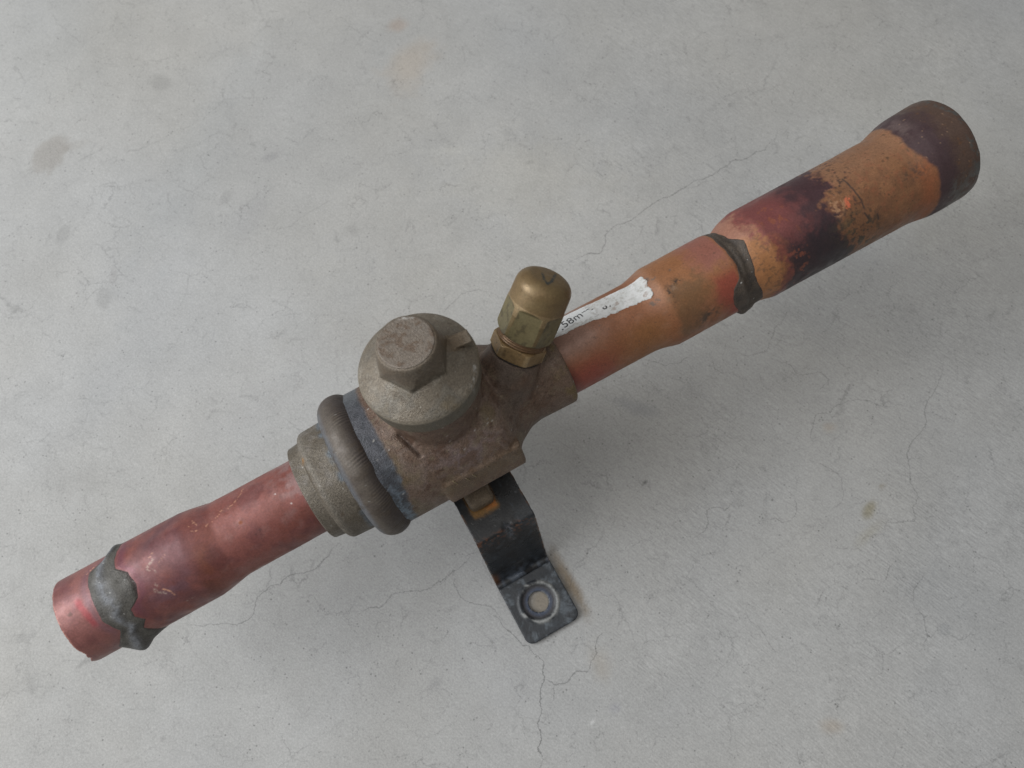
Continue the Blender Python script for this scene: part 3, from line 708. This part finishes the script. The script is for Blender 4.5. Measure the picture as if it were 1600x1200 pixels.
# thin cast rib standing on the body below the stem cap, and the stamped strokes on the lug
def bevelbox(name, V, F, mat, parent, c, bev, seed):
    bm = bmesh.new(); vv = [bm.verts.new(v) for v in V]
    for f in F: bm.faces.new([vv[i] for i in f])
    bmesh.ops.recalc_face_normals(bm, faces=bm.faces[:])
    bmesh.ops.bevel(bm, geom=bm.edges[:], offset=bev, segments=3, profile=.5, affect='EDGES')
    bmesh.ops.subdivide_edges(bm, edges=[e for e in bm.edges if e.calc_length() > 2], cuts=4, use_grid_fill=True)
    V2 = np.array([v.co[:] for v in bm.verts]); F2 = [[v.index for v in f.verts] for f in bm.faces]; bm.free()
    return make(name, V2, F2, mat, parent, barcol(V2, c, seed))
def on_body(t, deg, r):
    a = math.radians(deg); return np.array([t, -r * math.sin(a), r * math.cos(a)])
def body_radius(t, deg):
    d = on_body(0, deg, 1); k = (np.abs(BV[:, 0] - t) < .8); W = BV[k]
    rr = np.hypot(W[:, 1], W[:, 2]); cosv = (W[:, 1] * d[1] + W[:, 2] * d[2]) / rr
    kk = cosv > math.cos(math.radians(2.2)); return rr[kk].max() if kk.any() else rr.max()
def surface_bar(name, t0, d0, t1, d1, wid, hgt, c, seed):
    r0, r1 = body_radius(t0, d0), body_radius(t1, d1)
    a, b = on_body(t0, d0, r0), on_body(t1, d1, r1); ex = b - a; L = np.linalg.norm(ex); ex /= L
    n = on_body(0, (d0 + d1) / 2, 1); n -= (n @ ex) * ex; n /= np.linalg.norm(n); ey = np.cross(n, ex)
    V, F = box((a + b) / 2, ex, ey, n, L / 2, wid, hgt)
    return bevelbox(name, V, F, M_cast, body, c, min(wid, hgt) * .6, seed)
surface_bar('stamped_mark', -10.2, 62, -9.2, 68, .22, .25, (.20, .155, .09), 4)
surface_bar('stamped_mark', -5.8, 66, -4.8, 72, .22, .25, (.20, .155, .09), 5)
surface_bar('stamped_mark', -3.2, 66, -2.2, 72, .22, .25, (.20, .155, .09), 6)
surface_bar('stamped_mark', 2.6, 66, 3.6, 70, .2, .2, (.17, .13, .08), 7)

# ------------------------------------------------------------------ stem cap
def paint_cap(V, seed):
    n = len(V); n1 = fbm(V, .1, seed); n2 = fbm(V, .35, seed + 1); n3 = fbm(V, 1.0, seed + 2, 3); n4 = fbm(V, .6, seed + 3, 3)
    p = Paint(n, (.150, .126, .096)); p.mix((.122, .112, .094), sst(n1, .45, .6) * .7); p.mix((.20, .178, .145), sst(n2, .54, .7) * .6)
    p.mix((.135, .100, .055), sst(n1, .56, .70) * .55); p.mix((.085, .066, .046), sst(n4, .62, .72) * .55)
    p.mix((.45, .44, .41), sst(vnoise(V, 2.6, seed + 6), .94, .975) * .7)
    p.mul(1 + .3 * (n3 - .5)); return p
_, ce1, ce2 = frame(KD)
dirr = np.array(ce1) * .995 - np.array(ce2) * .08; dirr /= np.linalg.norm(dirr); dirn = np.cross(KD, dirr)
fprof = roundprof([(37.0, 16.0), (37.3, 19.0), (38, 19.4), (45.7, 19.9), (46.7, 19.3), (48.4, 16.9), (50.2, 14.3), (52.0, 11.8), (52.6, 8)], .3, 3)
hprof = roundprof([(50, 12.0), (52.6, 12.0), (55.4, 11.15), (58.6, 10.5), (61.6, 9.95), (62.6, 9.45), (62.8, 9.0)], .7, 5) + [(62.7, 8.6), (62.6, .5)]
cpts = [revolve(dense(fprof, .6), KO, KD, 160)[:2], revolve(dense(hprof, .5), KO, KD, 180, hexaf=10.35, hexrot=math.radians(-88))[:2],
        box(KO + KD * 47.0 + dirr * 13.6, dirr, dirn, KD, 5.5, 2.5, 4.4, .02)]
Vf, Ff = fused(cpts, .27, 5)
W = Vf - KO; Sf = W @ KD; Rf = np.linalg.norm(W - np.outer(Sf, KD), axis=1)
pf = paint_cap(Vf, 310)
pf.mix((.24, .21, .16), np.exp(-((Sf - 46.0) / .45) ** 2) * (Rf > 17) * .5); pf.mix((.100, .092, .066), (1 - sst(Sf, 44.6, 45.8)) * .55)  # lit rim edge and shaded side wall put into the colour
pf.mix((.125, .095, .068), sst(Sf, 54, 57) * .55)
pf.mix((.36, .35, .33), strokes(Vf[:, 0], -Vf[:, 1] / 15.5, [[(9.2, DEG(8.6 / 15.5)), (11.8, DEG(5.6 / 15.5))], [(12.4, DEG(4.6 / 15.5)), (13.2, DEG(2.6 / 15.5))]], .7) * sst(fbm(Vf, 1.2, 5), .45, .55) * .6)
pf.mix((.13, .085, .045), np.exp(-((W @ dirr - 14) / 5) ** 2) * (np.abs(W @ dirn) < 3.2) * sst(Sf, 48, 51) * .6)
cap = make('stem_cap', Vf, Ff, M_cap, root, pf.c)
dprof = roundprof([(62.2, 8.95), (62.95, 8.85), (63.08, 8.5), (63.1, .3)], .15, 3)
Vh, Fh, Sh, Th, Rh = revolve(dense(dprof, .3), KO, KD, 160)
ph_ = paint_cap(Vh, 330)
ph_.mix((.150, .122, .102), .6 * np.ones(len(Vh))); ph_.mix((.095, .062, .040), sst(fbm(Vh, .5, 335, 3), .52, .64) * .75)
ph_.mix((.05, .042, .036), (1 - sst(Sh, 62.4, 62.9)) * .9)
ph_.mix((.55, .54, .52), np.exp(-((Rh - 8.5) / .5) ** 2) * np.exp(-(((Th - math.radians(62) + math.pi) % (2 * math.pi) - math.pi) / .26) ** 2) * sst(fbm(Vh, 1.3, 339), .36, .52) * .85)
make('top_disc', Vh, Fh, M_cap, cap, ph_.c)
hole = KO + KD * 50.0 + dirr * 15.2 - dirn * 2.40
Vw, Fw, *_ = revolve([(-.4, .7), (.12, .7), (.14, .5), (-.25, .45)], hole, -dirn, 20)
make('wire_hole_shade', Vw, Fw, M_cap, cap, np.tile((.02, .016, .012), (len(Vw), 1)))  # dark colour stands in for shade inside the hole

# ------------------------------------------------------------------ service port
port = bpy.data.objects.new('service_port', None); COL.objects.link(port); port.parent = root; port.empty_display_size = .01
def paint_brass(V, seed, base=(.185, .128, .060), alt=(.155, .128, .060)):
    n1 = fbm(V, .12, seed); n2 = fbm(V, .4, seed + 1); n3 = fbm(V, 1.1, seed + 2, 3)
    p = Paint(len(V), base); p.mix(alt, sst(n1, .45, .6) * .6); p.mix((.105, .07, .033), sst(n2, .54, .7) * .55)
    p.mix((.05, .04, .025), sst(n3 + .3 * (n2 - .5), .64, .76) * .6); p.mul(.86 + .15 * (n3 - .5)); return p
HR = math.radians(-70)
V, F, S, T, R = revolve(dense(roundprof([(-.9, 8.4), (-.2, 8.9), (.1, 9.3), (.25, 8.6)], .2), .25), PB, PD, 100)
make('gasket', V, F, M_cast, port, np.tile((.03, .028, .027), (len(V), 1)))
V, F, S, T, R = revolve(dense([(.2, 9.0), (.5, 9.9), (4.6, 9.9), (5.3, 9.1), (5.5, 8)], .25), PB, PD, 240, hexaf=8.8, hexrot=HR)
p = paint_brass(V, 601, (.255, .165, .075), (.20, .12, .05)); p.mix((.42, .32, .19), sst(R, 9.45, 9.9) * .35); make('hex_nut', V, F, M_brass, port, p.c)
th_prof = [(5.3, 8.3)]
for i in range(4): th_prof += [(5.5 + i * .9, 8.3), (5.75 + i * .9, 8.75), (6.05 + i * .9, 8.75), (6.3 + i * .9, 8.25)]
th_prof += [(9.2, 8.2)]
V, F, S, T, R = revolve(th_prof, PB, PD, 120)
p = paint_brass(V, 621, (.17, .095, .045), (.12, .065, .035)); make('thread', V, F, M_brass, port, p.c)
dome = [(8.3, 9.2), (8.6, 9.7), (9.4, 10.35), (19.5, 10.25), (21.5, 10.0), (26.4, 9.85)]
for i in range(1, 15):
    a = i / 14 * math.pi / 2; dome.append((26.4 + 4.7 * math.sin(a), 5.2 + 4.65 * math.cos(a)))
dome += [(31.3, 2.4), (31.4, .2)]
def milled(S, T, R):                                   # six flats milled into the round cap, running out in arches
    u = (T - HR + math.pi / 6) % (math.pi / 3) - math.pi / 6
    return np.minimum(R, 9.25 / np.cos(u) + np.maximum(0, S - 19.8) * .7)
V, F, S, T, R = revolve(dense(roundprof(dome, .3, 3), .22), PB, PD, 300, rfun=milled)
FLAT = (R < np.interp(S, [9.4, 19.5, 21.5, 26.4], [10.33, 10.23, 9.98, 9.83])) * (S < 21.2)
p = paint_brass(V, 641)
p.mix((.160, .138, .070), FLAT * .75); p.mix((.07, .055, .03), FLAT * sst(fbm(V, .5, 650, 4), .52, .66) * .6)
p.mix((.185, .122, .058), sst(S, 20.4, 21.4) * .6); p.mix((.155, .10, .045), sst(S, 22, 26) * sst(fbm(V, .16, 655), .42, .62) * .7)
p.mix((.46, .33, .19), np.exp(-((R - np.interp(S, [9.4, 19.5, 21.5], [10.3, 10.2, 9.96])) / .06) ** 2) * (S > 17) * (S < 21.4) * .35)
# dark pen stroke on the dome
_, pe1, pe2 = frame(PD)
W = V - PB - np.outer(S, PD)
def pen(p0, p1, wd):
    p0, p1 = np.array(p0), np.array(p1); d = p1 - p0; u = np.clip(((W - p0) @ d) / (d @ d), 0, 1)
    return 1 - sst(np.linalg.norm(W - p0 - u[:, None] * d, axis=1), wd * .4, wd)
Q = np.array([[-1.2, 1.8, .2], [-2.3, -1.4, 2.6], [-2.3, -3.6, 3.6], [-.3, -2.8, 1.6], [3.2, .6, -3.0]])
nn = sst(fbm(V, 1.3, 660, 3), .36, .52)
for i in range(4): p.mix((.045, .05, .045), pen(Q[i], Q[i + 1], .7) * (S > 24) * (.4 + .6 * nn) * .9)
make('hex_cap', V, F, M_brass, port, p.c)

# ------------------------------------------------------------------ mounting bracket (level, so turned back against the pipe's slight tilt)
brk = bpy.data.objects.new('mounting_bracket', None); COL.objects.link(brk); brk.parent = root; brk.empty_display_size = .01
BM = root.matrix_world.inverted() @ Matrix.Rotation(PSI, 4, 'Z')
brk.matrix_parent_inverse = Matrix.Identity(4); brk.matrix_local = BM
SX0, SW, TH, ZP = -13.1, 25.6, 2.4, 44.1
def strip_path(pts, rad, step=.7):
    P = roundprof(pts, rad, 8); return np.array(dense(P, step))
def paint_black(V, A=None):
    n1 = fbm(V, .1, 701); n2 = fbm(V, .35, 702); n3 = fbm(V, 1.1, 703, 3)
    p = Paint(len(V), (.012, .0125, .014)); p.mix((.022, .026, .031), sst(n1, .42, .6) * .8); p.mix((.048, .060, .075), sst(n2, .60, .74) * .5); p.mix((.12, .13, .14), sst(vnoise(V, 1.6, 709), .90, .96) * .5)
    p.mix((.012, .011, .011), sst(n3, .55, .7) * .6); return p
def bracket_strap():
    na = 56; xs = np.linspace(0, 1, na)
    path = strip_path([(-64, 2.4), (-52, 2.4), (-43, ZP), (0, ZP), (42.9, ZP), (56, 2.4), (58.5, 2.4)], 1.7)     # (front distance, height of top face)
    n = len(path); d = np.gradient(path, axis=0); d /= np.linalg.norm(d, axis=1)[:, None]
    nrm = np.stack([-d[:, 1], d[:, 0]], 1)
    G = []; side = []
    for lay in (0, 1):
        for i in range(n):
            for x in xs:
                f, z = path[i]; u = x - .5
                # pressed gussets across the bends
                g = 0
                if lay == 0 or True:
                    b1 = math.exp(-((f - 43.2) / 2.6) ** 2) * max(0, 1 - abs(u - .04) / .10) if z > 34 else 0
                    b2 = math.exp(-((f - 56.6) / 3.2) ** 2) * max(0, 1 - abs(u - .02) / .16) if f > 50 and z < 12 else 0
                    g = -1.5 * b1 + 1.7 * b2
                q = np.array([f, z]) + nrm[i] * (g - (TH if lay else 0))
                ex = .25 * (vnoise(np.array([[f * .9, z * .9, x > .5]]), .7, 3)[0] - .5) if x in (0., 1.) else 0
                G.append((SX0 + x * SW + ex, -q[0], q[1]))
    V = np.array(G); N = n * na
    F = []
    for i in range(n - 1):
        for j in range(na - 1):
            a = i * na + j; F.append((a, a + 1, a + na + 1, a + na)); F.append((N + a, N + a + na, N + a + na + 1, N + a + 1))
    for i in range(n - 1):
        for j in (0, na - 1):
            a = i * na + j; q = (a, a + na, N + a + na, N + a); F.append(q if j == 0 else q[::-1])
    for i in (0, n - 1):
        for j in range(na - 1):
            a = i * na + j; q = (a, N + a, N + a + 1, a + 1); F.append(q if i == 0 else q[::-1])
    p = paint_black(V); fr_ = -V[:, 1]; z = V[:, 2]; u = (V[:, 0] - SX0) / SW
    n3 = fbm(V, 1.0, 711, 3); n2 = fbm(V, .4, 712)
    edge = np.minimum(u, 1 - u)
    p.mix((.17, .075, .028), (1 - sst(edge, .0, .03)) * sst(n2, .5, .6) * .7)
    bend = np.exp(-((fr_ - 43.2) / 1.6) ** 2) * (z > 30)
    p.mix((.16, .06, .025), bend * sst(n3, .56, .66) * .6); p.mix((.13, .16, .20), bend * np.exp(-((u - .54) / .05) ** 2) * sst(n3, .35, .55) * .8)  # rust flecks, then a bluish highlight painted on the bend
    b2 = np.exp(-((fr_ - 56.8) / 2.4) ** 2) * (z < 12) * (fr_ > 0)
    p.mix((.075, .09, .115), b2 * sst(n2, .4, .6) * .8); p.mix((.15, .06, .02), np.exp(-((fr_ - 54.5) / 1.5) ** 2 - ((u - .03) / .06) ** 2) * .8)
    top = (np.abs(z - ZP) < .6)
    # rust bleeding from under the boss
    dx = np.maximum(np.abs(V[:, 0] + 3.6) - 4.6, 0); dy = np.maximum(np.abs(fr_ - 27.0) - 5.0, 0); ds = np.hypot(dx, dy)
    p.mix((.20, .10, .022), top * (1 - sst(ds + 3.2 * (n2 - .5), .2, 2.2)) * .9); p.mix((.36, .12, .018), top * (1 - sst(ds, .2, .8)) * sst(V[:, 0], -5, 0) * .8)
    p.mix((.10, .10, .10), top * sst(vnoise(V, 2.4, 718), .92, .96) * .7)
    return make('strap', V, F, M_black, brk, p.c, raise_axis=False)
bracket_strap()
def bracket_foot():
    """flat end of the strap with a dished hole"""
    f0, f1 = 58.5, 85.4; cx, cf = -.4, 71.2
    x0, x1 = SX0, SX0 + SW
    na = 160; ang = np.arange(na) * 2 * math.pi / na
    def boundary(a):
        c, s = math.cos(a), math.sin(a); best = 1e9
        for lim, comp in ((x1 - cx, c), (x0 - cx, c), (f1 - cf, s), (f0 - cf, s)):
            if comp * lim > 1e-9: best = min(best, lim / comp)
        x, f = cx + best * c, cf + best * s
        rad = 3.6                                                     # round the two outer corners
        for sx, xc in ((1, x1 - rad), (-1, x0 + rad)):
            fc = f1 - rad
            if (x - xc) * sx > 0 and f > fc:
                ox, of = xc - cx, fc - cf; bq = ox * c + of * s; disc = bq * bq - (ox * ox + of * of - rad * rad)
                best = bq + math.sqrt(max(disc, 0))
        return best
    corner = [math.atan2(f0 - cf, x1 - cx), math.atan2(f0 - cf, x0 - cx) ]
    for c_ in corner:
        k = int(np.argmin(np.abs((ang - c_ + math.pi) % (2 * math.pi) - math.pi))); ang[k] = c_ % (2 * math.pi)
    bd = np.array([boundary(a) for a in ang])
    prof = [(4.4, -1.6), (4.4, -.9), (4.6, -.75), (5.2, -.72), (6.6, -.70), (7.1, -.5), (7.6, .25), (8.1, .5), (8.6, .42), (9.1, .12), (9.6, 0), (10.2, 0)]
    rows = []; info = []
    for r, z in prof: rows.append([(cx + r * math.cos(a), -(cf + r * math.sin(a)), 2.4 + z) for a in ang])
    for k in (.25, .5, .75, .93, 1.0):
        rows.append([(cx + (10.2 + (b - 10.2) * k) * math.cos(a), -(cf + (10.2 + (b - 10.2) * k) * math.sin(a)), 2.4 - (0.12 if k == 1.0 else 0)) for a, b in zip(ang, bd)])
    rows.append([(x, y, .15) for x, y, z in rows[-1]])
    rows.append([(cx + 4.4 * math.cos(a), -(cf + 4.4 * math.sin(a)), .15) for a in ang])
    V = np.array([v for r in rows for v in r]); n = len(rows)
    F = gridfaces(n, na); F += [((n - 1) * na + j, (n - 1) * na + (j + 1) % na, (j + 1) % na, j) for j in range(na)]
    F = [f[::-1] for f in F]
    # finer sampling for colour
    p = paint_black(V); R = np.hypot(V[:, 0] - cx, -V[:, 1] - cf); T = np.arctan2(-V[:, 1] - cf, V[:, 0] - cx)
    p.mix((.030, .035, .042), .55 * np.ones(len(V)))
    n2 = fbm(V, .45, 731); n3 = fbm(V, 1.2, 732, 3)
    worn = np.exp(-((R - 8.3) / .9) ** 2)
    p.mix((.27, .275, .27), worn * sst(n2 + .18 * np.sin(T + .6) + .2 * (n3 - .5), .36, .58) * .9)
    p.mix((.045, .06, .10), np.exp(-((R - 5.3) / 1.0) ** 2) * .8); p.mix((.035, .028, .026), np.exp(-((R - 6.7) / .5) ** 2) * .6)
    p.mix((.25, .25, .24), np.exp(-((R - 4.5) / .18) ** 2) * sst(n3, .4, .6) * .6)
    p.mix((.11, .13, .15), sst(n2, .56, .68) * (R > 9.3) * .6)
    o = make('foot', V, F, M_black, brk, p.c, raise_axis=False)
    return o
bracket_foot()
# squared boss between the body and the bracket
V, F = box((-3.6, -25.4, ZP + 4.6), (1, 0, 0), (0, 1, 0), (0, 0, 1), 5.3, 5.6, 4.9, .04)
bevelbox('boss', V - np.array([0, 0, AXZ]), F, M_cast, brk, (.140, .105, .070), 2.2, 21)
